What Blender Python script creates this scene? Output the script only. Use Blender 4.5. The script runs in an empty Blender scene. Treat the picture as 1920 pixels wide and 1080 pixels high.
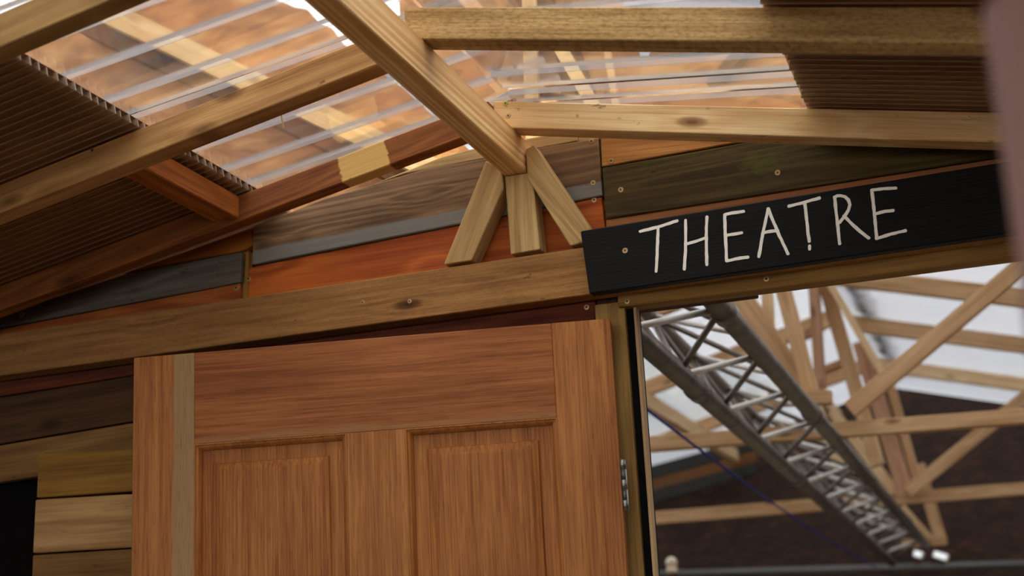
import bpy, bmesh, math, random
from mathutils import Vector, Matrix, noise as mnoise
random.seed(7)
scene = bpy.context.scene
COL = scene.collection
# ------------------------------------------------------------------ camera
# world: x runs right along the porch wall, y into the hall, z up; wall face at y = 0
FPX = 2800.0
PITCH, ROLL, YAW = math.radians(14.4), math.radians(-3.02), math.radians(18.22)
CF = Vector((-math.sin(YAW)*math.cos(PITCH), math.cos(YAW)*math.cos(PITCH), math.sin(PITCH)))
_r0 = Vector((math.cos(YAW), math.sin(YAW), 0)); _u0 = _r0.cross(CF)
CR = math.cos(ROLL)*_r0 + math.sin(ROLL)*_u0
CU = -math.sin(ROLL)*_r0 + math.cos(ROLL)*_u0
CAM = Vector((0.628, -2.470, 1.468))
cd = bpy.data.cameras.new('camera'); cam = bpy.data.objects.new('camera', cd); COL.objects.link(cam)
cd.sensor_width = 36; cd.lens = FPX/1920*36
cam.matrix_world = Matrix((( CR.x, CU.x, -CF.x, CAM.x), (CR.y, CU.y, -CF.y, CAM.y), (CR.z, CU.z, -CF.z, CAM.z), (0, 0, 0, 1)))
cd.dof.use_dof = True; cd.dof.focus_distance = 2.5; cd.dof.aperture_fstop = 3.8
cd.clip_start = 0.05
scene.camera = cam
# ------------------------------------------------------------------ sky, light, exposure
w = bpy.data.worlds.new('overcast_sky'); scene.world = w; w.use_nodes = True
bg = w.node_tree.nodes['Background']; bg.inputs[0].default_value = (1.0, 0.98, 0.955, 1); bg.inputs[1].default_value = 2.6
scene.view_settings.view_transform = 'Standard'; scene.view_settings.look = 'None'
scene.view_settings.gamma = 1.0; scene.view_settings.use_curve_mapping = False
scene.view_settings.exposure = 0.12
scene.cycles.transparent_max_bounces = 24
scene.cycles.max_bounces = 10; scene.cycles.diffuse_bounces = 6

# ------------------------------------------------------------------ measuring helpers
def ray(px, py): return ((px-960)*CR - (py-540)*CU)/FPX + CF
def at(px, py, y):                       # photo point -> world point on the vertical plane y
    r = ray(px, py); return CAM + r*((y-CAM.y)/r.y)
def lin(h):
    h = h.lstrip('#'); o = []
    for i in (0, 2, 4):
        c = int(h[i:i+2], 16)/255; o.append(c/12.92 if c <= .04045 else ((c+.055)/1.055)**2.4)
    return (*o, 1)
# ------------------------------------------------------------------ object helpers
WM = {}
def tag(o, label=None, cat=None, group=None, kind=None):
    if label: o['label'] = label
    if cat: o['category'] = cat
    if group: o['group'] = group
    if kind: o['kind'] = kind
    return o
def empty(name, loc, label, cat, group=None, kind=None):
    o = bpy.data.objects.new(name, None); COL.objects.link(o); o.location = loc; o.empty_display_size = .05
    WM[o.name] = Matrix.Translation(loc); return tag(o, label, cat, group, kind)
def link(name, me, mats, parent=None, M=None):
    o = bpy.data.objects.new(name, me); COL.objects.link(o)
    if mats is not None and not me.materials:
        for m in (mats if isinstance(mats, (list, tuple)) else [mats]): me.materials.append(m)
    M = M or Matrix.Identity(4)
    if parent:
        o.parent = parent; o.matrix_parent_inverse = WM[parent.name].inverted()
    o.matrix_basis = M; WM[o.name] = M.copy()
    return o
def frame(origin, xdir, ydir):
    x = Vector(xdir).normalized(); y = Vector(ydir); y = (y - x*y.dot(x)).normalized(); z = x.cross(y)
    return Matrix(((x.x, y.x, z.x, origin.x), (x.y, y.y, z.y, origin.y), (x.z, y.z, z.z, origin.z), (0, 0, 0, 1)))
def finish(bm, bev, smooth=False, seg=1):
    bmesh.ops.recalc_face_normals(bm, faces=bm.faces)
    if bev: bmesh.ops.bevel(bm, geom=list(bm.edges), offset=bev, segments=seg, affect='EDGES', clamp_overlap=True)
    me = bpy.data.meshes.new('mesh'); bm.to_mesh(me); bm.free()
    if smooth:
        for p in me.polygons: p.use_smooth = True
    return me
def prism(name, pts, y0, y1, mat, parent=None, bev=.0015, xdir=None):
    """solid with an outline in the vertical x/z plane, y0 to y1 deep; local x runs along the grain"""
    P = [Vector((p[0], 0, p[-1])) for p in pts]
    c = sum(P, Vector())/len(P)
    if xdir is None:
        e = max(((P[(i+1) % len(P)]-P[i]) for i in range(len(P))), key=lambda v: v.length)
        if e.x < 0: e = -e
        xdir = e
    M = frame(Vector((c.x, y0, c.z)), xdir, (0, 1, 0)); Mi = M.inverted()
    bm = bmesh.new(); a = []; b = []
    for p in P:
        a.append(bm.verts.new(Mi @ Vector((p.x, y0, p.z)))); b.append(bm.verts.new(Mi @ Vector((p.x, y1, p.z))))
    bm.faces.new(a); bm.faces.new(b[::-1]); n = len(P)
    for i in range(n): bm.faces.new((a[i], b[i], b[(i+1) % n], a[(i+1) % n]))
    return link(name, finish(bm, bev), mat, parent, M)
def board_px(name, pxs, y, th, mat, parent=None, bev=.0015, xdir=None):
    return prism(name, [at(*p, y) for p in pxs], y, y+th, mat, parent, bev, xdir)
def boxbm(bm, lo, hi):
    v = [bm.verts.new((x, y, z)) for x in (lo[0], hi[0]) for y in (lo[1], hi[1]) for z in (lo[2], hi[2])]
    for f in ((0,1,3,2), (4,6,7,5), (0,4,5,1), (2,3,7,6), (0,2,6,4), (1,5,7,3)): bm.faces.new([v[i] for i in f])
def beam(name, p0, p1, w, h, mat, parent=None, up=(0, 0, 1), bev=.002):
    """square-sawn timber, w across and h along `up`, centred on the line p0-p1"""
    p0 = Vector(p0); p1 = Vector(p1); x = (p1-p0); L = x.length
    y = Vector(up).cross(x)
    M = frame(p0, x, y); bm = bmesh.new(); boxbm(bm, (0, -w/2, -h/2), (L, w/2, h/2))
    return link(name, finish(bm, bev), mat, parent, M)
def tube_into(bm, p0, p1, r, n=10, caps=True):
    p0 = Vector(p0); p1 = Vector(p1); d = (p1-p0).normalized()
    a = d.orthogonal().normalized(); b = d.cross(a); A = []; B = []
    for i in range(n):
        t = 2*math.pi*i/n; o = (a*math.cos(t)+b*math.sin(t))*r
        A.append(bm.verts.new(p0+o)); B.append(bm.verts.new(p1+o))
    for i in range(n): bm.faces.new((A[i], A[(i+1) % n], B[(i+1) % n], B[i]))
    if caps: bm.faces.new(A[::-1]); bm.faces.new(B)
def tube(name, p0, p1, r, mat, parent=None, n=12):
    bm = bmesh.new(); tube_into(bm, p0, p1, r, n)
    return link(name, finish(bm, 0, True), mat, parent)
# ------------------------------------------------------------------ materials
def newmat(name):
    m = bpy.data.materials.new(name); m.use_nodes = True
    nt = m.node_tree; nt.nodes.clear(); out = nt.nodes.new('ShaderNodeOutputMaterial')
    return m, nt, out
class N:
    def __init__(s, nt): s.nt = nt
    def __call__(s, t, **k):
        n = s.nt.nodes.new(t)
        for a, v in k.items(): setattr(n, a, v)
        return n
    def put(s, sock, v):
        if isinstance(v, bpy.types.NodeSocket): s.nt.links.new(v, sock)
        else: sock.default_value = v
    def math(s, op, a, b=0.0, clamp=False):
        n = s('ShaderNodeMath', operation=op, use_clamp=clamp); s.put(n.inputs[0], a); s.put(n.inputs[1], b); return n.outputs[0]
    def mix(s, f, a, b):
        n = s('ShaderNodeMix', data_type='RGBA'); s.put(n.inputs[0], f); s.put(n.inputs[6], a); s.put(n.inputs[7], b); return n.outputs[2]
    def mulc(s, a, b, f=1.0):
        n = s('ShaderNodeMix', data_type='RGBA', blend_type='MULTIPLY'); s.put(n.inputs[0], f); s.put(n.inputs[6], a); s.put(n.inputs[7], b); return n.outputs[2]
    def map(s, vec, sc, loc=(0, 0, 0), rot=(0, 0, 0)):
        n = s('ShaderNodeMapping'); s.put(n.inputs[0], vec); n.inputs['Scale'].default_value = sc; n.inputs['Location'].default_value = loc; n.inputs['Rotation'].default_value = rot; return n.outputs[0]
    def noise(s, vec, sc=1., det=3., rough=.55, dist=0.):
        n = s('ShaderNodeTexNoise'); s.put(n.inputs['Vector'], vec); n.inputs['Scale'].default_value = sc; n.inputs['Detail'].default_value = det
        n.inputs['Roughness'].default_value = rough; n.inputs['Distortion'].default_value = dist; return n.outputs['Fac']
    def step(s, v, a, b):
        n = s('ShaderNodeMapRange', interpolation_type='SMOOTHSTEP'); s.put(n.inputs[0], v); n.inputs[1].default_value = a; n.inputs[2].default_value = b; return n.outputs[0]
    def xyz(s, vec): n = s('ShaderNodeSeparateXYZ'); s.put(n.inputs[0], vec); return n.outputs
def jitter(n):
    co = n('ShaderNodeTexCoord').outputs['Object']; oi = n('ShaderNodeObjectInfo').outputs['Random']
    c = n('ShaderNodeCombineXYZ')
    for i, k in enumerate((17.3, 5.7, 9.1)): n.nt.links.new(n.math('MULTIPLY', oi, k), c.inputs[i])
    v = n('ShaderNodeVectorMath', operation='ADD'); n.nt.links.new(co, v.inputs[0]); n.nt.links.new(c.outputs[0], v.inputs[1])
    return co, v.outputs[0]
def wood(name, dark, light, rings=26., ringamt=.5, fibre=.35, knots=.6, stain=None, stainamt=0., moss=None, mossamt=0., rough=.75, bump=.25, zband=None, xpatch=None, saw=0., gscale=1., xs=.7, spots=0., spec=.25, pores=0.):
    m, nt, out = newmat(name); n = N(nt); co, v = jitter(n)
    dark = lin(dark) if isinstance(dark, str) else dark; light = lin(light) if isinstance(light, str) else light
    vs = n.xyz(co)
    # knots bend the growth rings round them
    kn = n('ShaderNodeTexVoronoi', voronoi_dimensions='2D'); kv = n.map(v, (3.2, 9., 9.))
    sx = n.xyz(kv); kc = n('ShaderNodeCombineXYZ'); n.put(kc.inputs[0], sx[0]); n.put(kc.inputs[1], sx[2]); n.put(kn.inputs['Vector'], kc.outputs[0]); kn.inputs['Scale'].default_value = 1.
    kd = kn.outputs['Distance']
    low = n.noise(n.map(v, (xs*gscale, 9*gscale, 9*gscale)), 1., 2., .5, .35)
    bend = n.math('MULTIPLY', n.step(kd, .30, .0), .10*knots)
    rv = n.math('ADD', low, bend)
    ring = n.math('ADD', n.math('MULTIPLY', n.math('SINE', n.math('MULTIPLY', rv, rings*6.28)), .5), .5)
    ring = n.math('POWER', ring, 1.6)
    fb = n.noise(n.map(v, (7*gscale, 330*gscale, 330*gscale)), 1., 3., .6)
    fb2 = n.noise(n.map(v, (2.5, 70, 70)), 1., 4., .65, .4)
    blot = n.noise(n.map(v, (4, 14, 14)), 1., 4., .6)
    f = n.math('ADD', n.math('MULTIPLY', ring, ringamt), n.math('MULTIPLY', n.math('SUBTRACT', fb, .5), fibre*3.0))
    f = n.math('ADD', f, n.math('MULTIPLY', n.math('SUBTRACT', fb2, .5), 1.5))
    f = n.math('ADD', f, n.math('MULTIPLY', n.math('SUBTRACT', blot, .5), 1.1))
    f = n.math('ADD', f, .5-.5*ringamt, True)
    col = n.mix(f, dark, light)
    if zband:                         # a strip of another colour along the lower edge: (height, soft, colour)
        zz = n.math('ADD', vs[2], n.math('MULTIPLY', n.math('SUBTRACT', n.noise(n.map(v, (9, 30, 30)), 1., 3.), .5), zband[1]*4))
        msk = n.step(zz, zband[0]+zband[1], zband[0]-zband[1])
        col = n.mix(msk, col, n.mulc(zband[2], n.mix(fb, (.75, .75, .75, 1), (1.2, 1.2, 1.2, 1))))
    if xpatch:                        # bare patch left in the stain: (x0, x1, colour)
        xx = n.math('ADD', vs[0], n.math('MULTIPLY', n.math('SUBTRACT', n.noise(n.map(v, (12, 160, 160)), 1., 2.), .5), .012))
        msk = n.math('MULTIPLY', n.step(xx, xpatch[0]-.002, xpatch[0]+.002), n.step(xx, xpatch[1]+.002, xpatch[1]-.002))
        col = n.mix(msk, col, n.mulc(xpatch[2], n.mix(fb2, (.8, .8, .75, 1), (1.1, 1.1, 1.1, 1))))
    if stain:
        st = n.step(n.noise(n.map(v, (5, 16, 16), (3.1, 1.7, .3)), 1., 5., .7, .8), .62-.25*stainamt, .80-.22*stainamt)
        col = n.mix(n.math('MULTIPLY', st, min(1., .35+stainamt)), col, lin(stain))
    if moss:
        st = n.step(n.noise(n.map(v, (4, 12, 12), (1.1, 4.7, 2.3)), 1., 6., .75, .6), .60-.2*mossamt, .75-.1*mossamt)
        col = n.mix(n.math('MULTIPLY', st, .8), col, lin(moss))
    if spots:                         # dark flecks and scuffs
        st = n.step(n.noise(n.map(v, (26, 60, 60), (7.1, .7, 2.3)), 1., 3., .6), .70-.05*spots, .78-.05*spots)
        col = n.mix(n.math('MULTIPLY', st, .75), col, n.mulc(dark, (.45, .4, .35, 1)))
    if pores:                         # short dark open pores along the grain
        po = n.step(n.noise(n.map(v, (22, 520, 520)), 1., 2., .5), .56, .70)
        col = n.mix(n.math('MULTIPLY', po, pores), col, n.mulc(dark, (.5, .42, .38, 1)))
    if saw:                           # band-saw marks across the grain
        sw = n.noise(n.map(v, (90, 40, 240)), 1., 3., .7)
        col = n.mulc(col, n.mix(n.step(sw, .30, .62), (.62, .58, .52, 1), (1.05, 1.05, 1.05, 1)), saw)
    if knots:
        kcell = n('ShaderNodeSeparateColor'); nt.links.new(kn.outputs['Color'], kcell.inputs[0])
        on = n.step(kcell.outputs[0], .55, .56)
        km = n.math('MULTIPLY', n.math('MULTIPLY', n.step(kd, .115, .05), on), knots)
        col = n.mix(km, col, n.mulc(dark, (.42, .33, .28, 1)))
        core = n.math('MULTIPLY', n.math('MULTIPLY', n.step(kd, .05, .02), on), knots*.7)
        col = n.mix(core, col, n.mulc(dark, (.12, .09, .07, 1)))
    b = n('ShaderNodeBsdfPrincipled'); nt.links.new(col, b.inputs['Base Color']); b.inputs['Roughness'].default_value = rough
    b.inputs['Specular IOR Level'].default_value = spec
    bp = n('ShaderNodeBump'); bp.inputs['Strength'].default_value = bump; bp.inputs['Distance'].default_value = .002
    nt.links.new(n.math('ADD', fb, n.math('MULTIPLY', fb2, .7)), bp.inputs['Height']); nt.links.new(bp.outputs[0], b.inputs['Normal'])
    nt.links.new(b.outputs[0], out.inputs[0]); return m
def plain(name, col, rough=.6, metal=0., vary=.15, scale=30., bump=0., spec=.4):
    m, nt, out = newmat(name); n = N(nt); co, v = jitter(n)
    c = lin(col) if isinstance(col, str) else col
    nz = n.noise(v, scale, 4., .6)
    cc = n.mulc(c, n.mix(nz, (1-vary*2, 1-vary*2, 1-vary*2, 1), (1+vary, 1+vary, 1+vary, 1)))
    b = n('ShaderNodeBsdfPrincipled'); nt.links.new(cc, b.inputs['Base Color']); b.inputs['Roughness'].default_value = rough; b.inputs['Metallic'].default_value = metal
    b.inputs['Specular IOR Level'].default_value = spec
    if bump:
        bp = n('ShaderNodeBump'); bp.inputs['Strength'].default_value = bump; bp.inputs['Distance'].default_value = .002; nt.links.new(nz, bp.inputs['Height']); nt.links.new(bp.outputs[0], b.inputs['Normal'])
    nt.links.new(b.outputs[0], out.inputs[0]); return m
def sheetmat(name, trans, amount, body, gloss=.08, grough=.15, dirt=0.):
    """thin plastic: clear share, translucent body, faint surface shine"""
    m, nt, out = newmat(name); n = N(nt); co, v = jitter(n)
    t = n('ShaderNodeBsdfTransparent'); t.inputs[0].default_value = trans
    d = n('ShaderNodeBsdfDiffuse'); d.inputs[0].default_value = body; tl = n('ShaderNodeBsdfTranslucent'); tl.inputs[0].default_value = body
    mb = n('ShaderNodeMixShader'); mb.inputs[0].default_value = .6; nt.links.new(d.outputs[0], mb.inputs[1]); nt.links.new(tl.outputs[0], mb.inputs[2])
    mx = n('ShaderNodeMixShader'); nt.links.new(mb.outputs[0], mx.inputs[1]); nt.links.new(t.outputs[0], mx.inputs[2])
    if dirt:
        nz = n.noise(n.map(v, (6, 14, 14)), 1., 6., .7); n.put(mx.inputs[0], n.math('SUBTRACT', amount, n.math('MULTIPLY', n.step(nz, .5, .8), dirt)))
    else: mx.inputs[0].default_value = amount
    g = n('ShaderNodeBsdfGlossy'); g.inputs[0].default_value = (1, 1, 1, 1); g.inputs['Roughness'].default_value = grough
    fr = n('ShaderNodeFresnel'); fr.inputs[0].default_value = 1.35
    m2 = n('ShaderNodeMixShader'); n.put(m2.inputs[0], n.math('MULTIPLY', fr.outputs[0], gloss*10, True)); nt.links.new(mx.outputs[0], m2.inputs[1]); nt.links.new(g.outputs[0], m2.inputs[2])
    nt.links.new(m2.outputs[0], out.inputs[0]); return m
def osbmat(name, a, b, c, scale=1.):
    m, nt, out = newmat(name); n = N(nt); co, v = jitter(n)
    def flakes(rot, sc, off):
        vv = n.map(v, (sc[0]*scale, sc[1]*scale, sc[2]*scale), off, (0, rot, 0)); vo = n('ShaderNodeTexVoronoi'); n.put(vo.inputs['Vector'], vv); vo.inputs['Scale'].default_value = 1.
        s = n('ShaderNodeSeparateColor'); nt.links.new(vo.outputs['Color'], s.inputs[0]); return s.outputs[0]
    f1 = flakes(.4, (14, 20, 45), (0, 0, 0)); f2 = flakes(-.7, (16, 20, 50), (3, 1, 2)); f3 = flakes(1.5, (18, 20, 60), (5, 2, 7))
    f = n.math('ADD', n.math('MULTIPLY', f1, .4), n.math('ADD', n.math('MULTIPLY', f2, .35), n.math('MULTIPLY', f3, .35)))
    f = n.math('ADD', f, n.math('MULTIPLY', n.math('SUBTRACT', n.noise(v, 5.*scale, 5., .65), .5), .45))
    col = n.mix(n.step(f, .2, .65), lin(a), lin(b)); col = n.mix(n.step(f, .62, 1.0), col, lin(c))
    bs = n('ShaderNodeBsdfPrincipled'); nt.links.new(col, bs.inputs['Base Color']); bs.inputs['Roughness'].default_value = .7
    nt.links.new(bs.outputs[0], out.inputs[0]); return m

M_ridge = wood('planed_pine', '#d49a55', '#f8d6a0', rings=30, ringamt=.6, fibre=.25, knots=0, gscale=.8, xs=.10, rough=.6)
M_raf_a = wood('rough_sawn_pine', '#a07c49', '#d6b178', rings=12, ringamt=.25, knots=.6, saw=.9, spots=.3, bump=.4)
M_raf_b = wood('spotted_pine', '#cf9c60', '#f3d29c', rings=9, ringamt=.35, knots=.8, spots=.9)
M_raf_c = wood('olive_pine', '#98693a', '#d0a167', rings=10, ringamt=.35, knots=.55, spots=.2, bump=.35)
M_raf_u = wood('grey_olive_pine', '#866338', '#b08b56', rings=10, ringamt=.3, knots=.7, spots=.4)
M_stain = wood('red_stained_pine', '#6e3a19', '#9c5f2e', rings=10, ringamt=.5, knots=.5, xpatch=(.663, .758, lin('#d9ac66')), spots=.2)
M_nog = wood('orange_pine', '#8a4a1c', '#c0742f', rings=14, ringamt=.5, knots=.3)
M_tie = wood('treated_tie_beam', '#7e5529', '#b07f49', rings=9, ringamt=.3, knots=.9, spots=.35, saw=.35, bump=.4, stain='#5f4c26', stainamt=.2)
M_strut = wood('grey_brown_strut', '#9d7a4a', '#cda770', rings=8, ringamt=.4, knots=.2, spots=.1)
M_king = wood('pale_king_post', '#a17d4b', '#d3b076', rings=14, ringamt=.4, knots=.25)
M_head = wood('dark_lintel_wood', '#775425', '#a97d40', rings=9, ringamt=.4, knots=.9, spots=.4)
M_p_orange = wood('orange_cedar_plank', '#94400f', '#c76a26', rings=9, ringamt=.55, knots=1., rough=.6, spots=.1)
M_p_orange2 = wood('brown_orange_plank', '#84401a', '#b5682f', rings=9, ringamt=.5, knots=.5)
M_p_grey = wood('weathered_brown_plank', '#58402a', '#957452', rings=22, ringamt=.45, knots=.5, spots=.5, zband=(-.052, .003, lin('#7f7a73')), xs=.2, stain='#3a2c20', stainamt=.15)
M_p_grey2 = wood('silver_weathered_plank', '#48423a', '#756d61', rings=16, ringamt=.3, knots=.2, spots=.8)
M_p_moss = wood('mossy_dark_plank', '#33260f', '#5a4821', rings=24, ringamt=.5, knots=.3, moss='#4f4d18', mossamt=.6, spots=.5)
M_p_warm = wood('blotched_orange_plank', '#8a5527', '#c48a4c', rings=8, ringamt=.4, knots=.2, stain='#4d341c', stainamt=.35)
M_p_pale = wood('pale_olive_plank', '#8d7145', '#c3a06a', rings=9, ringamt=.35, knots=.3, stain='#463722', stainamt=.3)
M_p_red = wood('dark_red_plank', '#4b1d0c', '#7c3a1c', rings=8, ringamt=.4, knots=.4)
M_p_dark = wood('dark_brown_plank', '#35200f', '#5c3c20', rings=8, ringamt=.4, knots=.5)
M_p_brown = wood('mid_brown_plank', '#6b4a24', '#9c7340', rings=8, ringamt=.4, knots=.9, spots=.3)
M_p_gold = wood('golden_plank', '#7d5620', '#ab7f36', rings=8, ringamt=.4, knots=.6)
M_p_pale2 = wood('scuffed_pale_plank', '#a37a48', '#d3a871', rings=8, ringamt=.35, knots=.3, stain='#5d4728', stainamt=.15, spots=.3)
M_strip = wood('thin_brown_strip', '#8a5430', '#b07549', rings=6, ringamt=.3, knots=0)
M_jamb = wood('olive_jamb', '#8d6a38', '#c09a5a', rings=8, ringamt=.3, knots=.2)
M_lining = wood('pale_lining', '#b08a5c', '#dbbb8d', rings=8, ringamt=.3, knots=.0)
M_door = wood('mahogany', '#8a4e20', '#c28044', rings=3, ringamt=.12, fibre=.55, knots=0, rough=.5, bump=.15, spec=.2, pores=.4)
M_doorH = wood('mahogany_rail', '#7c421a', '#b06c39', rings=3, ringamt=.15, fibre=.55, knots=0, rough=.5, bump=.15, zband=(-.072, .006, lin('#a06c40')), spec=.2, pores=.4)
M_doorP = wood('mahogany_panel', '#894b1d', '#c07d41', rings=3, ringamt=.15, fibre=.6, knots=0, rough=.5, bump=.2, spec=.2, pores=.4)
M_doorL = wood('mahogany_sapwood_stile', '#8b4f20', '#c38145', rings=3, ringamt=.1, fibre=.5, knots=0, rough=.5, bump=.15, zband=(-.018, .003, lin('#a8845a')), spec=.2, pores=.4)
M_hall = wood('hall_pine', '#c49f70', '#ecd0a6', rings=8, ringamt=.3, knots=.5)
M_hall2 = wood('hall_pine_tan', '#a67e54', '#d3ad82', rings=8, ringamt=.3, knots=.6)
M_hall3 = wood('hall_pine_pink', '#9b6f52', '#c59a7a', rings=8, ringamt=.3, knots=.5)
M_sign = wood('black_painted_board', (.004, .004, .0042, 1), (.008, .0075, .0075, 1), rings=14, ringamt=.5, knots=.0, rough=.55, bump=.5, spec=.12)
M_white = plain('cream_paint', '#fbf4e6', .7, vary=.06, scale=200)
M_black = plain('black_gap_shade', (.004, .004, .004, 1), .8, spec=.1)
M_backing = plain('dark_opening_backing', (.006, .005, .005, 1), .9, spec=.05)
M_brass = plain('brass_screw', '#b79a6a', .4, .8)
M_yellow = plain('yellow_zinc_screw', '#a7a04a', .4, .8)
M_slot = plain('screw_slot', (.01, .008, .006, 1), .7)
M_steel = plain('hinge_steel', '#8f8d88', .4, .9)
M_alu = plain('scuffed_aluminium', '#80766c', .38, .5, vary=.3, scale=14)
M_alub = plain('bright_aluminium', '#d8d4cc', .4, .35, vary=.1)
M_bronze = sheetmat('bronze_multiwall_top', (.34, .23, .15, 1), .6, (.17, .11, .068, 1), gloss=.05, grough=.3, dirt=.1)
M_bronzel = sheetmat('bronze_multiwall_underside', (.78, .66, .54, 1), .9, (.16, .11, .07, 1), gloss=.05, grough=.25)
M_web = sheetmat('bronze_web', (.5, .36, .24, 1), .25, (.72, .58, .44, 1), gloss=.08, grough=.3)
M_clear = sheetmat('clear_polycarbonate', (.97, .97, .97, 1), .97, (.6, .59, .6, 1), gloss=.06, grough=.03, dirt=.05)
M_rib = sheetmat('clear_rib', (.9, .9, .92, 1), .34, (.44, .43, .44, 1), gloss=.12, grough=.12)
M_opal = sheetmat('opal_roof_sheet', (.86, .87, .89, 1), .60, (.62, .64, .68, 1), gloss=.04, grough=.4)
M_osb = osbmat('osb', '#8f5c2c', '#b27a41', '#c79a5e')
M_sky_tone = osbmat('sky_tone_board', '#c9a36a', '#e0bf8a', '#efd9ae', .6)
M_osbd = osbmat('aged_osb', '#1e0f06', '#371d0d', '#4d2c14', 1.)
M_ground = plain('trodden_ground', '#b3a48c', .9, vary=.3, scale=4)
M_floor = plain('hall_floor', '#6d604f', .8, vary=.2, scale=3)
M_mossy = plain('dark_moss', '#3b2a1e', .95, vary=.4, scale=60, bump=.8)
M_bat_d = wood('dark_and_shade_batten', '#4a2f1a', '#74502f', rings=8, ringamt=.4, knots=.4)
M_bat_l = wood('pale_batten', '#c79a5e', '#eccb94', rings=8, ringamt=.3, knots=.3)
M_post = plain('faded_pink_paint', '#7f5a52', .7, vary=.15, scale=6)
M_postr = plain('red_brown_paint', '#6a3026', .6, vary=.2, scale=10)
M_rope = plain('blue_rope', '#2a2f86', .8)
M_leaf = plain('leaf_green', '#5d8a34', .6, vary=.3, scale=5)
M_bark = plain('bark', '#4a3a28', .9)
M_lamp = plain('pale_wood_ball', '#e6d3b8', .35)
M_pole = plain('galvanised_pole', '#6f6d6a', .5, .6)
M_sheetd = plain('dark_sheeting', '#26261f', .6, vary=.2, scale=8)
M_orng = plain('orange_sheeting', '#6e4415', .6, vary=.2, scale=8)

# screw: countersunk head with a cross recess
def make_screw():
    bm = bmesh.new(); r = .0046
    rings = [(.0, .0052), (-.0010, r), (-.0012, r*.72)]
    prev = None
    for y, rr in rings:
        cur = [bm.verts.new((rr*math.cos(i*math.pi/8), y, rr*math.sin(i*math.pi/8))) for i in range(16)]
        if prev:
            for i in range(16): bm.faces.new((prev[i], prev[(i+1) % 16], cur[(i+1) % 16], cur[i]))
        prev = cur
    bm.faces.new(prev)
    for a in (0, math.pi/2):
        c, s = math.cos(a+.4), math.sin(a+.4); q = []
        for u, v in ((-.0026, -.0007), (.0026, -.0007), (.0026, .0007), (-.0026, .0007)):
            q.append(bm.verts.new((u*c-v*s, -.00135, u*s+v*c)))
        f = bm.faces.new(q); f.material_index = 1
    bmesh.ops.recalc_face_normals(bm, faces=bm.faces)
    me = bpy.data.meshes.new('screw'); bm.to_mesh(me); bm.free(); me.materials.append(M_brass); me.materials.append(M_slot); return me
SCREW = make_screw()
SCREW_Y = SCREW.copy(); SCREW_Y.materials[0] = M_yellow
def screw(px, py, y, parent, me=None, s=1.):
    return link('screw', me or SCREW, None, parent, Matrix.Translation(at(px, py, y)) @ Matrix.Scale(s, 4))

# ================================================================== SETTING
def slab(name, lo, hi, mat, label, cat, kind='structure', parent=None):
    c = Vector(((lo[0]+hi[0])/2, (lo[1]+hi[1])/2, lo[2]))
    bm = bmesh.new(); boxbm(bm, Vector(lo)-c, Vector(hi)-c)
    o = link(name, finish(bm, 0), mat, parent, Matrix.Translation(c))
    return tag(o, label, cat, kind=kind) if parent is None else o
slab('floor', (-14, -14, -.06), (14, 16, 0), M_ground, 'bare trodden ground under the porch and hall', 'floor')

# --- front wall: backing painted black for the unlit opening, reclaimed planks on it, doorway at x .04 .. .95
WF = empty('wall_front', (0, .05, 0), 'wall clad in mixed reclaimed planks above and beside the door', 'wall', kind='structure')
def back(lo, hi): return slab('wall_backing', lo, hi, M_backing, None, None, parent=WF)
prism('wall_backing', [(-2.6, 0), (-.03, 0), (-.03, 2.30), (-2.6, 2.10)], .034, .06, M_backing, WF, 0)
prism('wall_backing', [(-1.6, 2.10), (-.03, 2.10), (.0, 2.09), (1.5, 2.09), (1.5, 2.12), (-.13, 2.42), (-.17, 2.42), (-1.6, 2.13)], .062, .075, M_backing, WF, 0)
slab('wall_backing', (.95, .034, 0), (2.6, .06, 2.09), M_backing, None, None, parent=WF)
def plank(pxs, mat, y=.0, th=.022, **k): return board_px('plank', pxs, y, th, mat, WF, **k)
P1 = plank([(467, 502), (1128, 369), (1134, 425), (1134, 520), (462, 610)], M_p_orange, .008)
P2 = plank([(474, 424), (610, 372), (800, 316), (913, 297), (1025, 275), (1121, 259), (1129, 366), (473, 496)], M_p_grey, .002, xdir=at(1129, 366, .002)-at(473, 496, .002))
P3 = plank([(700, 345), (820, 297), (836, 292), (876, 281), (1081, 242), (1083, 264), (910, 297), (760, 325)], M_p_pale, .006)
P4 = plank([(1083, 240), (1124, 232), (1124, 262), (1083, 266)], M_p_pale2, .008)
P5 = plank([(1125, 231), (1500, 186), (1500, 246), (1128, 312)], M_p_warm, .004)
P6 = plank([(1129, 315), (1290, 287), (1445, 259), (1700, 226), (1960, 200), (1960, 280), (1136, 410)], M_p_moss, .0)
P7 = plank([(1136, 412), (1960, 283), (1960, 340), (1138, 470)], M_strip, .006)
P8 = plank([(233, 512), (474, 427), (474, 460), (455, 470)], M_nog, .010)
P9 = plank([(-420, 691), (-60, 612), (233, 514), (453, 472), (450, 529), (-60, 626), (-420, 695)], M_p_grey2, .0)
P10 = plank([(-420, 698), (450, 531), (450, 580), (-420, 748)], M_p_orange2, .004)
P11 = plank([(455, 473), (467, 470), (466, 560), (452, 560)], M_p_gold, .016, .016, xdir=(0, 0, 1))
P12 = plank([(-420, 752), (-60, 690), (255, 655), (255, 702), (-420, 810)], M_p_red, .010)
P13 = plank([(-420, 813), (255, 704), (420, 689), (420, 761), (-420, 903)], M_p_dark, .004)
P14 = plank([(-420, 906), (420, 764), (420, 845), (70, 893), (-420, 966)], M_p_brown, .0)
P15 = plank([(258, 640), (1115, 530), (1117, 625), (258, 701)], M_p_red, .010, .022)
P16 = plank([(1119, 540), (1156, 535), (1158, 640), (1119, 640)], M_p_dark, .008)
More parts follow.
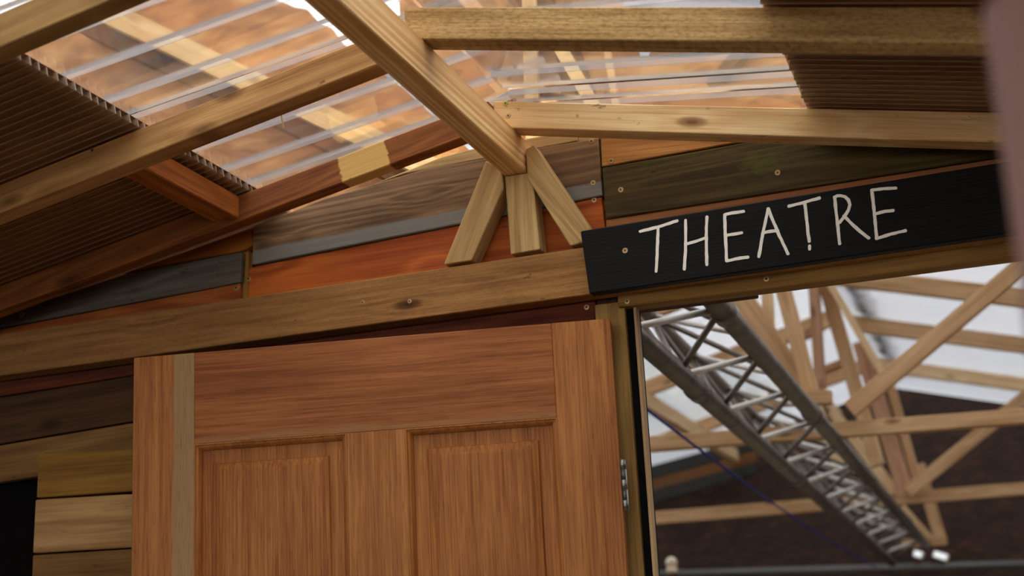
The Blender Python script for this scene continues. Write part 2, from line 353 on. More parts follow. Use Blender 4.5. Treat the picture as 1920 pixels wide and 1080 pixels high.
for (x, y, o, yy) in [(1112, 343, P2, .002), (1114, 375, P1, .008), (1164, 356, P6, 0), (1146, 302, P5, .004), (1109, 265, P2, .002), (41, 590, P9, 0), (443, 540, P10, .004), (466, 523, P1, .008), (1100, 576, P15, .010), (1458, 324, P6, 0)]:
    screw(x, y, yy, o)
# --- left: short boards on an open hatch that stands proud of the wall
HP = empty('plank_hatch', at(150, 1080, -.05), 'short pale and golden boards stacked edge to edge left of the door', 'hatch')
for pts, m in [([(72, 850), (300, 840), (300, 917), (68, 933)], M_p_gold), ([(66, 937), (300, 923), (300, 1023), (61, 1037)], M_p_pale2), ([(61, 1041), (300, 1026), (300, 1118), (57, 1135)], M_p_brown), ([(57, 1139), (300, 1121), (300, 1220), (53, 1238)], M_p_pale2)]:
    board_px('board', pts, -.05, .03, m, HP, .002)
for k in range(13):
    y = 1242+k*102
    board_px('board', [(53-k*4, y), (300, y-18), (300, y+80), (50-k*4, y+98)], -.05, .03, (M_p_brown, M_p_gold, M_p_pale2)[k % 3], HP, .002)
beam('batten', at(200, 860, -.005), at(180, 2500, -.005), .05, .03, M_p_dark, HP, up=(0, 1, 0))

# --- door frame
TF = empty('trim_1', (.0, .03, 0), 'olive timber door frame with black gap on the hinge side', 'door frame', kind='structure')
def fbox(name, lo, hi, mat, parent=TF, bev=.0015, vertical=True):
    c = Vector(((lo[0]+hi[0])/2, lo[1], (lo[2]+hi[2])/2)); M = frame(c, (0, 0, 1) if vertical else (1, 0, 0), (0, 1, 0)); Mi = M.inverted()
    bm = bmesh.new(); a = Mi @ Vector(lo); b = Mi @ Vector(hi)
    boxbm(bm, [min(a[i], b[i]) for i in range(3)], [max(a[i], b[i]) for i in range(3)])
    return link(name, finish(bm, bev), mat, parent, M)
fbox('jamb', (-.034, .0, 0), (.0195, .055, 2.085), M_jamb)
fbox('gap_strip', (.0195, .012, 0), (.033, .060, 2.08), M_black, bev=0)  # near-black strip put in for the shadow of the reveal
fbox('lining', (.0335, .006, 0), (.0385, .030, 2.08), M_lining, bev=.0008)
HD = board_px('lintel', [(1158, 538), (1960, 415), (1960, 472), (1158, 576)], -.012, .046, M_head, TF)
board_px('packer', [(1190, 545), (1417, 515), (1417, 553), (1190, 582)], .045, .03, M_p_dark, TF)
for (x, y) in [(1176, 565), (1437, 523)]: screw(x, y, -.012, HD)
fbox('jamb', (.93, .0, 0), (.985, .055, 2.05), M_jamb)

# --- door: mahogany leaf swung back against the wall
HY = -.052
Dh = at(1142, 598, HY); Dang = math.radians(10.6); DX = Vector((math.cos(Dang), math.sin(Dang), 0)); DN = Vector((DX.y, -DX.x, 0))   # DN faces the camera
def on_door(px, py):
    r = ray(px, py); t = (Dh-CAM).dot(DN)/r.dot(DN); p = CAM+r*t-Dh; return p.dot(DX), p.z
DW = -on_door(250, 735)[0] + on_door(1153, 735)[0]; ux0 = on_door(250, 735)[0]; ux1 = on_door(1153, 735)[0]; ztop = .5*(on_door(252, 670)[1]+on_door(1140, 598)[1])
DOOR = empty('door_1', Dh + DX*(ux0+ux1)/2 - Vector((0, 0, Dh.z-.02)), 'reddish mahogany panelled door standing open under the tie beam', 'door', kind='structure')
def dbox(name, u0, u1, z0, z1, d0, d1, mat, parent=DOOR, vertical=True, bev=.001):
    """box on the door: u along the leaf from the hinge, z relative to its top, d depth behind the front face"""
    c = Dh + DX*(u0+u1)/2 + Vector((0, 0, ztop+(z0+z1)/2)) - DN*d0
    M = frame(c, (0, 0, 1) if vertical else DX, -DN); L, W = (z1-z0, u1-u0) if vertical else (u1-u0, z1-z0)
    bm = bmesh.new(); boxbm(bm, (-L/2, 0, -W/2), (L/2, d1-d0, W/2)); return link(name, finish(bm, bev), mat, parent, M)
zb = -(Dh.z+ztop) + .02
us = [ux0, on_door(364, 735)[0], on_door(649, 850)[0]+.001, on_door(762, 850)[0]-.001, on_door(1041, 735)[0], ux1]
zr = .5*(on_door(363, 833)[1]+on_door(1040, 783)[1]) - ztop
dbox('stile', us[0], us[1], zb, 0, 0, .042, M_doorL)
dbox('stile', us[4], us[5], zb, 0, 0, .042, M_door)
dbox('rail', us[1], us[4], zr, 0, .0004, .042, M_doorH, vertical=False)
dbox('muntin', us[2], us[3], -.98, zr, .0004, .042, M_door)
dbox('rail', us[1], us[4], -1.18, -.98, .0004, .042, M_doorH, vertical=False)
dbox('rail', us[1], us[4], zb, zb+.22, .0004, .042, M_doorH, vertical=False)
dbox('muntin', us[2], us[3], zb+.22, -1.18, .0004, .042, M_door)
def dpanel(u0, u1, z0, z1):
    """raised and fielded panel with an ovolo moulding round it"""
    c = Dh + DX*(u0+u1)/2 + Vector((0, 0, ztop+(z0+z1)/2)); M = frame(c, (0, 0, 1), -DN)
    L, W = (z1-z0)/2, (u1-u0)/2
    bm = bmesh.new(); loops = []
    for ins, d in ((-.004, .016), (.034, .016), (.036, .0125), (.050, .0095), (L if False else .052, .0095)):
        loops.append([bm.verts.new((sx*(L-ins), d, sz*(W-ins))) for sx, sz in ((-1, -1), (1, -1), (1, 1), (-1, 1))])
    for a, b in zip(loops, loops[1:]):
        for i in range(4): bm.faces.new((a[i], a[(i+1) % 4], b[(i+1) % 4], b[i]))
    bm.faces.new(loops[-1])
    bk = [bm.verts.new((v.co.x, .030, v.co.z)) for v in loops[0]]
    for i in range(4): bm.faces.new((loops[0][i], loops[0][(i+1) % 4], bk[(i+1) % 4], bk[i]))
    bm.faces.new(bk); p = link('panel', finish(bm, 0), M_doorP, DOOR, M)
    # moulding: quarter-round frame, four mitred runs
    bm = bmesh.new(); prof = [(0, .0006), (.002, .0006), (.0028, .0030), (.0062, .0050), (.0092, .0095), (.0105, .0130), (.0105, .0165), (0, .0165)]
    ring = []
    for ins, d in prof: ring.append([bm.verts.new((sx*(L-ins), d, sz*(W-ins))) for sx, sz in ((-1, -1), (1, -1), (1, 1), (-1, 1))])
    n = len(ring)
    for k in range(n):
        a, b = ring[k], ring[(k+1) % n]
        for i in range(4): bm.faces.new((a[i], a[(i+1) % 4], b[(i+1) % 4], b[i]))
    link('moulding', finish(bm, 0), M_door, p, M)
for a, b in ((us[1], us[2]), (us[3], us[4])):
    dpanel(a, b, -.98, zr); dpanel(a, b, zb+.22, -1.18)
# butt hinges on the right-hand edge
for z0 in (on_door(1172, 908)[1]-ztop, -1.0, -1.75):
    c = Dh + DX*(ux1+.004) + Vector((0, 0, ztop+z0)) - DN*.006
    M = frame(c, (0, 0, 1), -DN); bm = bmesh.new(); boxbm(bm, (-.042, .002, -.006), (.042, .0045, .010))
    h = link('hinge', finish(bm, .0004), M_steel, DOOR, M)
    for k in range(5):
        bm = bmesh.new(); tube_into(bm, (-.042+.017*k, 0, 0), (-.042+.017*k+.0158, 0, 0), .0054 if k % 2 == 0 else .0036, 10)
        link('knuckle', finish(bm, 0, True), M_steel if k % 2 == 0 else M_pole, h, M)

# ================================================================== PORCH TIMBER
ZR, XL, XR, SL = 2.333, -.175, -.132, .2      # ridge: underside, left and right faces; roof slope
PT = empty('porch_truss', at(985, 470, -.05), 'timber tie beam with king post and two struts carrying the ridge', 'roof truss')
TIE = prism('tie_beam', [(-1.54, 2.167), (1.15, 2.186), (1.15, 2.100), (-1.54, 2.083)], -.05, -.004, M_tie, PT)
prism('king_post', [at(945, 329, -.05), at(996, 322, -.05), at(1011, 466, -.05), at(956, 476, -.05)], -.046, -.004, M_king, PT, xdir=(0, 0, 1))
prism('strut', [at(911, 301, -.05), at(940, 318, -.05), at(944, 352, -.05), at(884, 488, -.05), at(832, 496, -.05)], -.050, -.006, M_strut, PT, xdir=(.45, 0, 1))
prism('strut', [at(985.5, 280, -.05), at(1000.5, 271, -.05), at(1103, 424, -.05), at(1108, 450, -.05), at(1069, 461, -.05), at(989, 334, -.05)], -.050, -.010, M_king, PT, xdir=(-.6, 0, 1))
for (x, y) in [(680, 567), (768, 565)]: screw(x, y, -.05, TIE, s=.8)
RB = beam('ridge_beam', ((XL+XR)/2, -3.6, ZR+.032), ((XL+XR)/2, -.008, ZR+.032), XR-XL, .064, M_ridge)
tag(RB, 'planed pine ridge beam running diagonally from the king post overhead', 'beam')
ZT = ZR+.064
def rafter(side, y0, y1, mat, label, xend, far=2.05, h=.050):
    X0 = XL if side < 0 else XR
    z = lambda x: ZT - SL*abs(x-X0) if (x-X0)*side > 0 else ZT + SL*abs(x-X0)
    zz = lambda x: ZT - SL*(x-X0)*side
    x1 = side*far
    o = prism('rafter', [(xend, zz(xend)), (x1, zz(x1)), (x1, zz(x1)+h), (xend, zz(xend)+h)], y0, y1, mat)
    return tag(o, label, 'rafter', 'porch rafters')
R1 = rafter(1, -.105, -.060, M_raf_b, 'pale knot-spotted rafter with two screws, right of the ridge above the sign', -.167)
R2 = rafter(1, -.527, -.480, M_raf_a, 'rough-sawn rafter highest on the right, meeting the ridge under clear sheet', -.161, h=.052)
R3 = rafter(-1, -.490, -.447, M_raf_c, 'olive-brown knotted rafter left of the ridge, crossing between bronze and clear sheets', -.170)
R4 = rafter(-1, -.920, -.882, M_raf_u, 'grey-brown rafter cutting the top left corner of the roof', -.150)
R5 = rafter(-1, -.125, -.090, M_stain, 'red-brown stained rafter with a bare pale patch, closest to the plank wall', -.170)
R6 = rafter(1, -.960, -.915, M_raf_a, 'rough-sawn rafter right of the ridge, nearest overhead', -.150)
screw(948, 194, -.105, R1, SCREW_Y, .9); screw(953, 217, -.105, R1, None, .9); screw(173, 282, -.49, R3, None, .8)
sp = beam('splinter', at(527, 214, -.447), at(532, 241, -.447), .0015, .003, M_raf_b, R3, up=(0, 1, 0), bev=0)
NG = beam('noggin', (-.692, -.447, 2.297+.028), (-.692, -.125, 2.297+.028), .052, .044, M_nog)
tag(NG, 'orange-brown noggin between the two left rafters under bronze sheet', 'noggin')

# ================================================================== ROOF SHEETS
def roofM(side, off):
    """local x down the slope away from the ridge, local y toward the wall, local z up"""
    X0 = XL if side < 0 else XR
    th = math.atan(SL); xd = Vector((side*math.cos(th), 0, -math.sin(th)))
    return frame(Vector((X0, 0, ZT+off)), xd, (0, 1, 0) if side > 0 else (0, -1, 0)), math.cos(th)
def bronze(side, xe, xf, y0, y1, label):
    M, ct = roofM(side, .0535); s = 1 if side > 0 else -1
    a, b = (xe-(XR if side > 0 else XL))*side/ct, (xf-(XR if side > 0 else XL))*side/ct
    root = empty('multiwall_roof_sheet', M @ Vector((a, s*y0, 0)), label, 'roof sheet')
    ya, yb = sorted((s*y0, s*y1)); T = .0145
    for zz, nm in ((0, 'lower_skin'), (T, 'upper_skin')):
        bm = bmesh.new(); boxbm(bm, (a, ya, zz), (b, yb, zz+.0009)); link(nm, finish(bm, 0), M_bronze if zz else M_bronzel, root, M)
    bm = bmesh.new(); n = int((yb-ya)/.0215)
    for i in range(n+1):
        y = ya+(yb-ya)*i/n; j = random.uniform(-.003, .003)
        boxbm(bm, (a+j, y-.0018, -.0007), (b, y+.0018, T))
    o = link('flute_webs', finish(bm, 0), M_web, root, M); o['kind'] = 'stuff'
    return root
bronze(-1, -.648, -2.0, -3.4, .045, 'brown ribbed multiwall sheet over the dark left side of the porch')
bronze(1, .378, 2.0, -3.4, .045, 'brown ribbed multiwall sheet over the right side behind the upper rafters')
def clear(side, xa, xb, y0, y1, ribs, skew, off, label):
    """ribs: y of each raised rib at the ridge end and its width; skew: drift of the ribs along the slope"""
    M, ct = roofM(side, off); s = 1 if side > 0 else -1; X0 = XR if side > 0 else XL
    a, b = (xa-X0)*side/ct, (xb-X0)*side/ct
    root = empty('clear_roof_sheet', M @ Vector((b, s*y0, 0)), label, 'roof sheet')
    # flat pans between the ribs
    def quad_prism(name, ya, yb, za, zb, mat, inset=0., hollow=False):
        f = lambda y, x: s*(y + skew*(x-a))
        bm = bmesh.new(); v = []
        for x in (a, b):
            for (y, z) in ((ya, za), (yb, za), (yb-inset, zb), (ya+inset, zb)): v.append(bm.verts.new((x, f(y, x), z)))
        if not hollow: bm.faces.new((v[0], v[1], v[5], v[4]))
        for i, j in ((1, 2), (2, 3), (3, 0)): bm.faces.new((v[i], v[j], v[j+4], v[i+4]))
        if not hollow: bm.faces.new((v[0], v[1], v[2], v[3])); bm.faces.new((v[4], v[5], v[6], v[7]))
        return link(name, finish(bm, 0), mat, root, M)
    edge = y0; ribs = [(y+.035, w_) for y, w_ in ribs]
    for yc, wd in ribs:
        quad_prism('pan', edge, yc-wd/2, 0, .0012, M_clear)
        quad_prism('rib', yc-wd/2, yc+wd/2, 0, .009, M_rib, inset=wd*.14, hollow=True)
        edge = yc+wd/2
    quad_prism('pan', edge, y1, 0, .0012, M_clear)
    return root
ribsL = [(-.76+.102*k-.022, .026) for k in range(8)]
ribsL = [(-3.2+.101*k, .013) for k in range(24)] + [(-.775, .013), (-.662, .012), (-.553, .012), (-.482, .022), (-.388, .012), (-.296, .014), (-.182, .016), (-.090, .018)]
clear(-1, -.055, -.80, -3.4, -.03, ribsL, -.085, .070, 'clear ribbed plastic sheet left of the ridge, overlapping the bronze sheet')
ribsR = [(-3.2+.1*k, .015) for k in range(27)] + [(-.46, .015), (-.345, .016), (-.225, .024), (-.138, .036), (-.062, .036)]
clear(1, -.145, .52, -3.3, .06, ribsR, -.22, .0685, 'clear ribbed plastic sheet right of the ridge above the pale rafter')

# ================================================================== SIGN
YS = -.074
SG = empty('sign_board', at(1500, 500, YS), 'long black sign board with hand-painted white lettering THEATRE', 'sign')
board_px('board', [(1088, 433), (1960, 291), (1964, 427), (1105, 551)], YS, .0235, M_sign, SG, .002)
screw(1172, 470, YS, SG)
def A(x, y): return (1080+x/4.5, 330+y/4.5)
def B(x, y): return (1440+x/4, 300+y/4)
letters = [
 [[A(540, 468), A(610, 450), A(692, 430), A(855, 378)], [A(693, 432), A(690, 560), A(684, 690), A(676, 806)]],
 [[A(925, 374), A(925, 480), A(925, 600), A(915, 788)], [A(1105, 344), A(1101, 440), A(1100, 560), A(1105, 750)], [A(930, 575), A(1010, 552), A(1100, 520)]],
 [[A(1258, 325), A(1320, 312), A(1416, 300)], [A(1256, 325), A(1258, 430), A(1264, 560), A(1272, 718)], [A(1265, 502), A(1330, 492), A(1400, 480)], [A(1272, 718), A(1380, 694), A(1453, 685)]],
 [[A(1622, 275), A(1590, 420), A(1570, 520), A(1543, 682)], [A(1622, 275), A(1660, 370), A(1705, 480), A(1790, 658)], [A(1578, 480), A(1640, 468), A(1705, 462)]],
 [[B(155, 348), B(270, 318), B(388, 285)], [B(275, 320), B(288, 430), B(298, 530), B(309, 612)], [B(312, 644), B(312, 670)]],
 [[B(500, 276), B(508, 370), B(522, 480), B(537, 630)], [B(500, 280), B(520, 270), B(545, 268), B(578, 276), B(603, 300), B(613, 335), B(605, 375), B(585, 405), B(537, 470)], [B(568, 420), B(640, 490), B(690, 535), B(758, 586)]],
 [[B(780, 226), B(870, 215), B(960, 212)], [B(778, 226), B(790, 330), B(802, 440), B(815, 592)], [B(815, 403), B(880, 386), B(940, 378)], [B(815, 590), B(920, 556), B(1033, 530)]],
]
def stroke(bm, pts, hw, y, th):
    P = [at(*p, y) for p in pts]; D = []
    Q = []
    for a, b in zip(P, P[1:]):                       # subdivide so the brush edge can wobble
        k = max(1, int((b-a).length/.006))
        for i in range(k): Q.append(a.lerp(b, i/k))
    Q.append(P[-1]); L = []; R = []
    for i, q in enumerate(Q):
        t = (Q[min(i+1, len(Q)-1)]-Q[max(i-1, 0)]).normalized(); nrm = Vector((-t.z, 0, t.x))
        h1 = hw*(1+.16*random.uniform(-1, 1)); h2 = hw*(1+.16*random.uniform(-1, 1)); L.append(q+nrm*h1); R.append(q-nrm*h2)
    def cap(q, t, nrm, sgn): return [q+nrm*hw*math.cos(a)*1.0 + t*sgn*hw*math.sin(a)*.85 for a in (math.pi*.25, math.pi*.5, math.pi*.75)]
    t0 = (Q[1]-Q[0]).normalized(); n0 = Vector((-t0.z, 0, t0.x)); t1 = (Q[-1]-Q[-2]).normalized(); n1 = Vector((-t1.z, 0, t1.x))
    out = L + cap(Q[-1], t1, n1, 1) + R[::-1] + cap(Q[0], t0, n0, -1)[::-1]
    f = [bm.verts.new(Vector((p.x, y-th, p.z))) for p in out]; b = [bm.verts.new(Vector((p.x, y, p.z))) for p in out]; n = len(f)
    # strips across the stroke
    m = len(L)
    Lf = f[:m]; c1 = f[m:m+3]; Rf = f[m+3:2*m+3][::-1]; c0 = f[2*m+3:]
    for i in range(m-1): bm.faces.new((Lf[i], Lf[i+1], Rf[i+1], Rf[i]))
    bm.faces.new([Lf[-1]]+c1+[Rf[-1]]); bm.faces.new([Rf[0]]+c0+[Lf[0]])
    for i in range(n): bm.faces.new((f[i], b[i], b[(i+1) % n], f[(i+1) % n]))
for i, L in enumerate(letters):
    bm = bmesh.new()
    for k, s in enumerate(L): stroke(bm, s, .0026, YS, .0006+.00008*k)
    bmesh.ops.recalc_face_normals(bm, faces=bm.faces)
    me = bpy.data.meshes.new('letter'); bm.to_mesh(me); bm.free()
    tag(link('letter', me, M_white, SG), 'white hand-painted letter ' + 'THEATRE'[i])

# ================================================================== OSB WALL ABOVE THE PORCH ROOF
YO = .25
UP = empty('wall_upper', (0, YO, 2.45), 'orange chipboard gable above the porch, seen through the clear sheets', 'wall', kind='structure')
def opanel(pxs, mat=M_osb, y=YO, th=.014): return board_px('chipboard_panel', pxs, y, th, mat, UP, 0, xdir=(1, 0, 0))
opanel([(-200, 122), (0, 42), (110, -8), (300, -60), (535, 6), (552, 14), (575, 18), (598, 44), (620, 52), (640, 80), (760, 170), (900, 300), (900, 420), (-200, 640)])
opanel([(745, -40), (1165, -25), (1165, 4), (1188, 60), (1200, 112), (1206, 120), (1214, 112), (1240, 40), (1260, 20), (1662, 11), (1668, 330), (905, 420), (905, 250), (760, 150)])
opanel([(1663, 11), (2300, -60), (2300, 330), (1669, 330)], M_sky_tone)  # pale panel added to pass for brighter sky past the chipboard
def batten(p0, p1, wpx, mat, y, th):
    d = Vector((p1[0]-p0[0], p1[1]-p0[1])).normalized(); nx, ny = -d.y*wpx/2, d.x*wpx/2
    q = [(p0[0]+nx, p0[1]+ny), (p1[0]+nx, p1[1]+ny), (p1[0]-nx, p1[1]-ny), (p0[0]-nx, p0[1]-ny)]
    return board_px('batten', q, y, th, mat, UP, .001)
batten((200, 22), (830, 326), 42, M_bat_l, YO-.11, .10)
batten((150, 38), (800, 350), 40, M_bat_d, YO-.07, .06)  # dark strip added as the shaded side of the pale batten
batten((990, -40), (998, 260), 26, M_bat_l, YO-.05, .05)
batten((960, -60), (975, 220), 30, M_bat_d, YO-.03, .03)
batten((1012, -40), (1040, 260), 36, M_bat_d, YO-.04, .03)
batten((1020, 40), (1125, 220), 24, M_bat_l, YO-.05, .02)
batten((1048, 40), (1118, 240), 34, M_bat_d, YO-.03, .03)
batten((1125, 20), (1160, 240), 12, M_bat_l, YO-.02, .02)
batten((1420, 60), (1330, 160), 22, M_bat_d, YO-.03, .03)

# ================================================================== HALL BEHIND THE DOORWAY
ZH, MH, XH = 3.02, .26, -.03                       # hall ridge height, slope and line
zroof = lambda x: ZH - MH*abs(x-XH)
def hall_timber(p0, p1, wpx, y, depth, mat, parent, name='web'):
    d = Vector((p1[0]-p0[0], p1[1]-p0[1])).normalized(); nx, ny = -d.y*wpx/2, d.x*wpx/2
    q = [(p0[0]+nx, p0[1]+ny), (p1[0]+nx, p1[1]+ny), (p1[0]-nx, p1[1]-ny), (p0[0]-nx, p0[1]-ny)]
    return board_px(name, q, y, depth, mat, parent, .002)
def truss(y, label):
    return empty('hall_roof_truss', (0, y, 2.15), label, 'roof truss', 'hall roof trusses')
T1 = truss(2.4, 'nearest pale timber hall truss with long diagonal, crossing behind the metal truss')
hall_timber((1130, 838), (2000, 773), 28, 2.40, .05, M_hall2, T1, 'bottom_chord')
hall_timber((1592, 768), (1925, 488), 32, 2.36, .04, M_hall2, T1)
hall_timber((1380, 545), (1520, 752), 44, 2.45, .05, M_hall2, T1)
hall_timber((1462, 520), (1522, 748), 29, 2.36, .04, M_hall2, T1)
hall_timber((1436, 530), (1442, 640), 20, 2.5, .04, M_hall, T1)
hall_timber((1440, 748), (1558, 743), 25, 2.30, .05, M_hall2, T1, 'splice_block')
T2 = truss(3.6, 'middle timber hall truss whose pale posts fan out from the ridge')
hall_timber((1524, 520), (1538, 740), 20, 3.55, .05, M_hall3, T2)
hall_timber((1546, 530), (1645, 872), 27, 3.60, .05, M_hall2, T2)
hall_timber((1480, 640), (1540, 610), 16, 3.65, .05, M_hall3, T2)
hall_timber((1555, 530), (1662, 712), 14, 3.50, .06, M_hall, T2)
hall_timber((1500, 690), (1575, 880), 22, 3.66, .05, M_hall, T2)
hall_timber((1500, 708), (1600, 672), 14, 3.72, .05, M_hall2, T2)
T3 = truss(4.9, 'farther timber hall truss with its chord low across the dark end wall')
hall_timber((1060, 984), (2000, 909), 23, 4.90, .05, M_hall2, T3, 'bottom_chord')
hall_timber((1702, 922), (2000, 680), 24, 4.85, .04, M_hall2, T3)
hall_timber((1612, 640), (1697, 922), 30, 4.96, .05, M_hall3, T3)
hall_timber((1660, 690), (1718, 900), 17, 5.05, .05, M_hall2, T3)
hall_timber((1560, 770), (1684, 930), 20, 5.02, .05, M_hall, T3)
T4 = truss(6.2, 'smallest, most distant timber hall truss beside the end of the metal truss')
hall_timber((1722, 870), (1765, 1018), 22, 6.2, .05, M_hall2, T4)
hall_timber((1690, 950), (1750, 1018), 14, 6.25, .05, M_hall, T4)
hall_timber((1690, 1020), (1775, 1012), 18, 6.15, .05, M_hall2, T4)
# rafters under the white sheets
def hraf(y, side, label, mat=M_hall2):
    x0, x1 = XH+side*.03, XH+side*2.6
    return tag(prism('hall_rafter', [(x0, zroof(x0)-.012), (x1, zroof(x1)-.012), (x1, zroof(x1)-.085), (x0, zroof(x0)-.085)], y, y+.045, mat), label, 'rafter', 'hall rafters')
hraf(3.50, 1, 'hall rafter crossing the white roof just under the lintel'); hraf(4.50, 1, 'hall rafter across the middle of the white roof'); hraf(5.62, 1, 'hall rafter lowest on the white roof, paler pine', M_hall)
hraf(3.1, -1, 'short pale hall rafter left of the metal truss, upper one'); hraf(4.3, -1, 'pale hall rafter left of the metal truss, middle one'); hraf(5.6, -1, 'pale hall rafter left of the metal truss, farthest one')
# purlins running into the depth, left of the ridge
for x, lab in ((-.32, 'long pale purlin seen behind the metal truss'), (-.95, 'long pale purlin running back at the left of the doorway')):
    tag(beam('purlin', (x, .35, zroof(x)-.13), (x, 6.4, zroof(x)-.13), .05, .075, M_hall), lab, 'purlin', 'hall purlins')
# white roof sheets with fine flutes
def hsheet(side, label):
    th = math.atan(MH); M = frame(Vector((XH, 0, ZH)), (side*math.cos(th), 0, -math.sin(th)), (0, side, 0))
    root = empty('white_roof_sheet', M @ Vector((0, side*.4, 0)), label, 'roof sheet')
    ya, yb = sorted((side*.45, side*6.74)); bm = bmesh.new(); boxbm(bm, (0, ya, 0), (2.9, yb, .004)); link('sheet', finish(bm, 0), M_opal, root, M)
    bm = bmesh.new()
    for k in range(60): y = ya+(yb-ya)*(k+.5)/60; boxbm(bm, (0, y-.006, .004), (2.9, y+.006, .02))
    o = link('flutes', finish(bm, 0), M_opal, root, M); o['kind'] = 'stuff'
hsheet(1, 'white translucent roof sheet over the right side of the hall'); hsheet(-1, 'white translucent roof sheet over the left side of the hall')
# dark mossy flashing at the ridge
bm = bmesh.new()
for k in range(150):
    y = 2.9+k*.023; r = .026+.012*random.random()
    bmesh.ops.create_icosphere(bm, subdivisions=1, radius=r, matrix=Matrix.Translation((XH+.10+random.uniform(-.02, .02), y-2.9, random.uniform(-.015, .01))))
o = link('ridge_flashing', finish(bm, 0, True), M_mossy, None, Matrix.Translation((0, 2.9, zroof(XH+.1)+.045))); tag(o, 'dark brown mossy flashing strip along the hall ridge', 'flashing')
# end wall and side walls of the hall
WB = empty('wall_back', (0, 6.7, 0), 'dark chipboard end wall of the hall', 'wall', kind='structure')
for x0, x1 in ((-2.9, -1.68), (-1.68, -.45), (-.45, .77), (.77, 2.0), (2.0, 2.9)):
    pts = [(x0, 0), (x1, 0), (x1, zroof(x1)-.002)] + ([(XH, zroof(XH)-.002)] if x0 < XH < x1 else []) + [(x0, zroof(x0)-.002)]
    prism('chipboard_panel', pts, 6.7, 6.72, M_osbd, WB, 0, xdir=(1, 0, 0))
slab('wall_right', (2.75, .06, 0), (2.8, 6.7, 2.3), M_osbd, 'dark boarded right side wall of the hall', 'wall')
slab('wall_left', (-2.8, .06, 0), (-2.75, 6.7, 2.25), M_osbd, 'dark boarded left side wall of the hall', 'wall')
slab('added_wall_west', (-2.1, -3.4, 0), (-2.06, .03, 1.98), M_osbd, 'added unseen left side wall of the porch, blocking side light', 'wall')  # porch side added out of view to hold back side light
slab('added_wall_south', (-2.1, -3.5, 0), (2.1, -3.44, 1.55), M_osbd, 'added unseen low wall behind the camera, cutting the front light', 'wall')  # put in behind the camera so light comes mainly from the roof
slab('added_wall_east', (2.06, -3.4, 0), (2.1, .03, 1.98), M_osbd, 'added unseen right side wall of the porch, blocking side light', 'wall')  # opposite porch side, also added unseen to shape the light
# ------------------------------------------------------------------ metal lighting truss
LT = empty('lighting_truss', (-.06, .3, 2.1), 'scuffed silver three-chord metal lattice truss receding behind the doorway', 'lighting truss')
def onray(px, py, Y): r = ray(px, py); return CAM + r*(Y/r.y)
a0, a1 = onray(1205, 640, 2.95), onray(1690, 1070, 9.3); b0, b1 = onray(1345, 570, 3.02), onray(1770, 1060, 10.2); c0 = onray(1212, 585, 3.5)
def lp(p, q, y): return p + (q-p)*((y-p.y)/(q.y-p.y))
y0, y1 = .22, 6.2
cA = (lp(a0, a1, y0), lp(a0, a1, y1)); cB = (lp(b0, b1, y0), lp(b0, b1, y1))
off = c0 - lp(a0, a1, c0.y); cC = (cA[0]+off, cA[1]+off)
for c in (cA, cB): tube('chord', c[0], c[1], .0245, M_alu, LT, 16)
tube('chord', cC[0], cC[1], .018, M_alu, LT, 14)
def collar(c, y, parent, r=.029):
    p = lp(c[0], c[1], y); d = (c[1]-c[0]).normalized(); tube('coupler', p-d*.035, p+d*.035, r, M_alu, parent, 16)
for y in (.62, 1.9, 3.4, 5.0): collar(cB, y, LT)
for y in (1.02, 2.6, 4.4): collar(cA, y, LT)
for k in range(12):
    ya = .36+k*.48
    for c, d, mt in ((cA, cB, M_alub), (cA, cC, M_alu), (cB, cC, M_alub)):
        p = lp(c[0], c[1], ya); q = lp(d[0], d[1], ya+.23); p2 = lp(c[0], c[1], ya+.46)
        tube('lattice_bar', p, q, .0075, mt, LT, 8); tube('lattice_bar', q, p2, .0075, M_alu, LT, 8)
# ------------------------------------------------------------------ small things in the hall
def cable(name, pts, r, mat):
    bm = bmesh.new()
    for p, q in zip(pts, pts[1:]): tube_into(bm, p, q, r, 8)
    return link(name, finish(bm, 0, True), mat)
r0, r1 = onray(1205, 762, 3.6), onray(1640, 1062, 8.8)
tag(cable('rope', [r0.lerp(r1, t/12) - Vector((0, 0, .03*math.sin(math.pi*t/12))) for t in range(13)], .0038, M_rope), 'thin blue rope slanting down behind the door frame', 'rope')
pl, pr = at(1200, 1078, 6.5), at(2000, 1056, 6.5)
tag(tube('scaffold_pole', pl, pr, .024, M_pole), 'grey horizontal scaffold pole low across the end of the hall', 'pole')
# newel post with a pale ball on top
bp = at(1259, 1055, 4.0)
NP = empty('ball_post', (bp.x, bp.y, 0), 'post topped by a pale round ball beside the door lining', 'post')
bm = bmesh.new(); bmesh.ops.create_uvsphere(bm, u_segments=20, v_segments=14, radius=.026); link('ball', finish(bm, 0, True), M_lamp, NP, Matrix.Translation(bp))
tube('post', (bp.x, bp.y, 0), (bp.x, bp.y, bp.z-.02), .02, M_p_dark, NP); tube('collar', (bp.x, bp.y, bp.z-.045), (bp.x, bp.y, bp.z-.02), .024, M_lamp, NP)
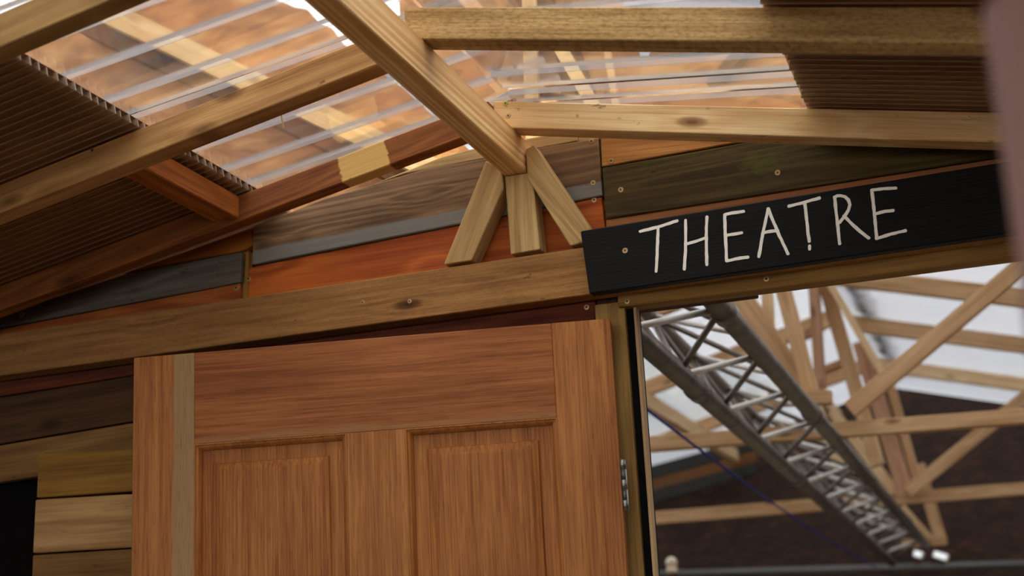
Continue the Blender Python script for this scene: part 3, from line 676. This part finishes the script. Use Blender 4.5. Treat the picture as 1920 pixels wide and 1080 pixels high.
# glowing boxes added for two bright spots, not known lamps
def bright_spot_box(px, py, Y, wd, label):
    p = onray(px, py, Y); root = empty('bright_spot', p, label, 'bright_spot', 'added bright spots')
    M = frame(p, (.85, -.1, -.35), (0, 1, 0)); bm = bmesh.new(); boxbm(bm, (-wd, 0, -.020), (wd, .04, .020)); link('housing', finish(bm, .006), M_white, root, M)
    me, nt, out = newmat('spot_glow'); e = nt.nodes.new('ShaderNodeEmission'); e.inputs[0].default_value = (.93, .97, 1, 1); e.inputs[1].default_value = .95; nt.links.new(e.outputs[0], out.inputs[0])
    bm = bmesh.new(); boxbm(bm, (-wd+.008, -.003, -.014), (wd-.008, .001, .014)); link('lens', finish(bm, 0), me, root, M)
    tube('bracket', p+Vector((0, .03, 0)), p+Vector((0, .035, pl.z-p.z+.0)), .006, M_pole, root)
bright_spot_box(1763, 1042, 8.93, .042, 'added glowing box for a bright spot right of the metal truss end'); bright_spot_box(1721, 1039, 8.93, .028, 'small added glowing box for a bright spot inside the metal truss end')
# eave sheeting at the far left
EV = empty('eave_sheeting', at(1230, 900, 6.0), 'dark and orange sheeting sloping along the left eave', 'sheeting')
for d, m in ((0, M_sheetd), (26, M_orng), (46, M_sheetd)):
    board_px('strip', [(1150, 893+d), (1420, 818+d), (1420, 818+d+22), (1150, 893+d+26)], 6.45, .03, m, EV)
# tree outside, behind the left eave
tc = at(1262, 800, 10.5); TR = empty('tree', (tc.x, tc.y, 0), 'green leafy tree outside, behind the left of the hall', 'tree')
bm = bmesh.new()
for k in range(1600):
    d = Vector((random.gauss(0, 1), random.gauss(0, 1), random.gauss(0, 1))).normalized()*(random.random()**.4)*1.0
    p = Vector((tc.x+d.x*1.1, tc.y+d.y*.8, tc.z-.1+d.z*.75)); a = Vector((random.gauss(0, 1), random.gauss(0, 1), random.gauss(0, 1))).normalized(); b = a.orthogonal().normalized()
    bm.faces.new([bm.verts.new(p+q) for q in (a*.09, b*.045, -a*.09, -b*.045)])
o = link('foliage', finish(bm, 0), M_leaf, TR); o['kind'] = 'stuff'
tube('trunk', (tc.x, tc.y, 0), (tc.x, tc.y, tc.z), .09, M_bark, TR)

# ================================================================== FOREGROUND POST AT THE RIGHT EDGE
PX, PY = .641, -1.735
FP = empty('porch_post', (PX+.06, PY+.02, 0), 'blurred pinkish painted post at the right edge, nearest the camera', 'post')
c = Vector((PX+.045, PY, 0))
bm = bmesh.new(); tube_into(bm, c, c+Vector((0, 0, 1.775)), .045, 20); link('shaft', finish(bm, 0, True), M_post, FP)
bm = bmesh.new(); tube_into(bm, c+Vector((0, 0, 1.775)), c+Vector((0, 0, 2.30)), .047, 20); link('capital', finish(bm, 0, True), M_postr, FP)
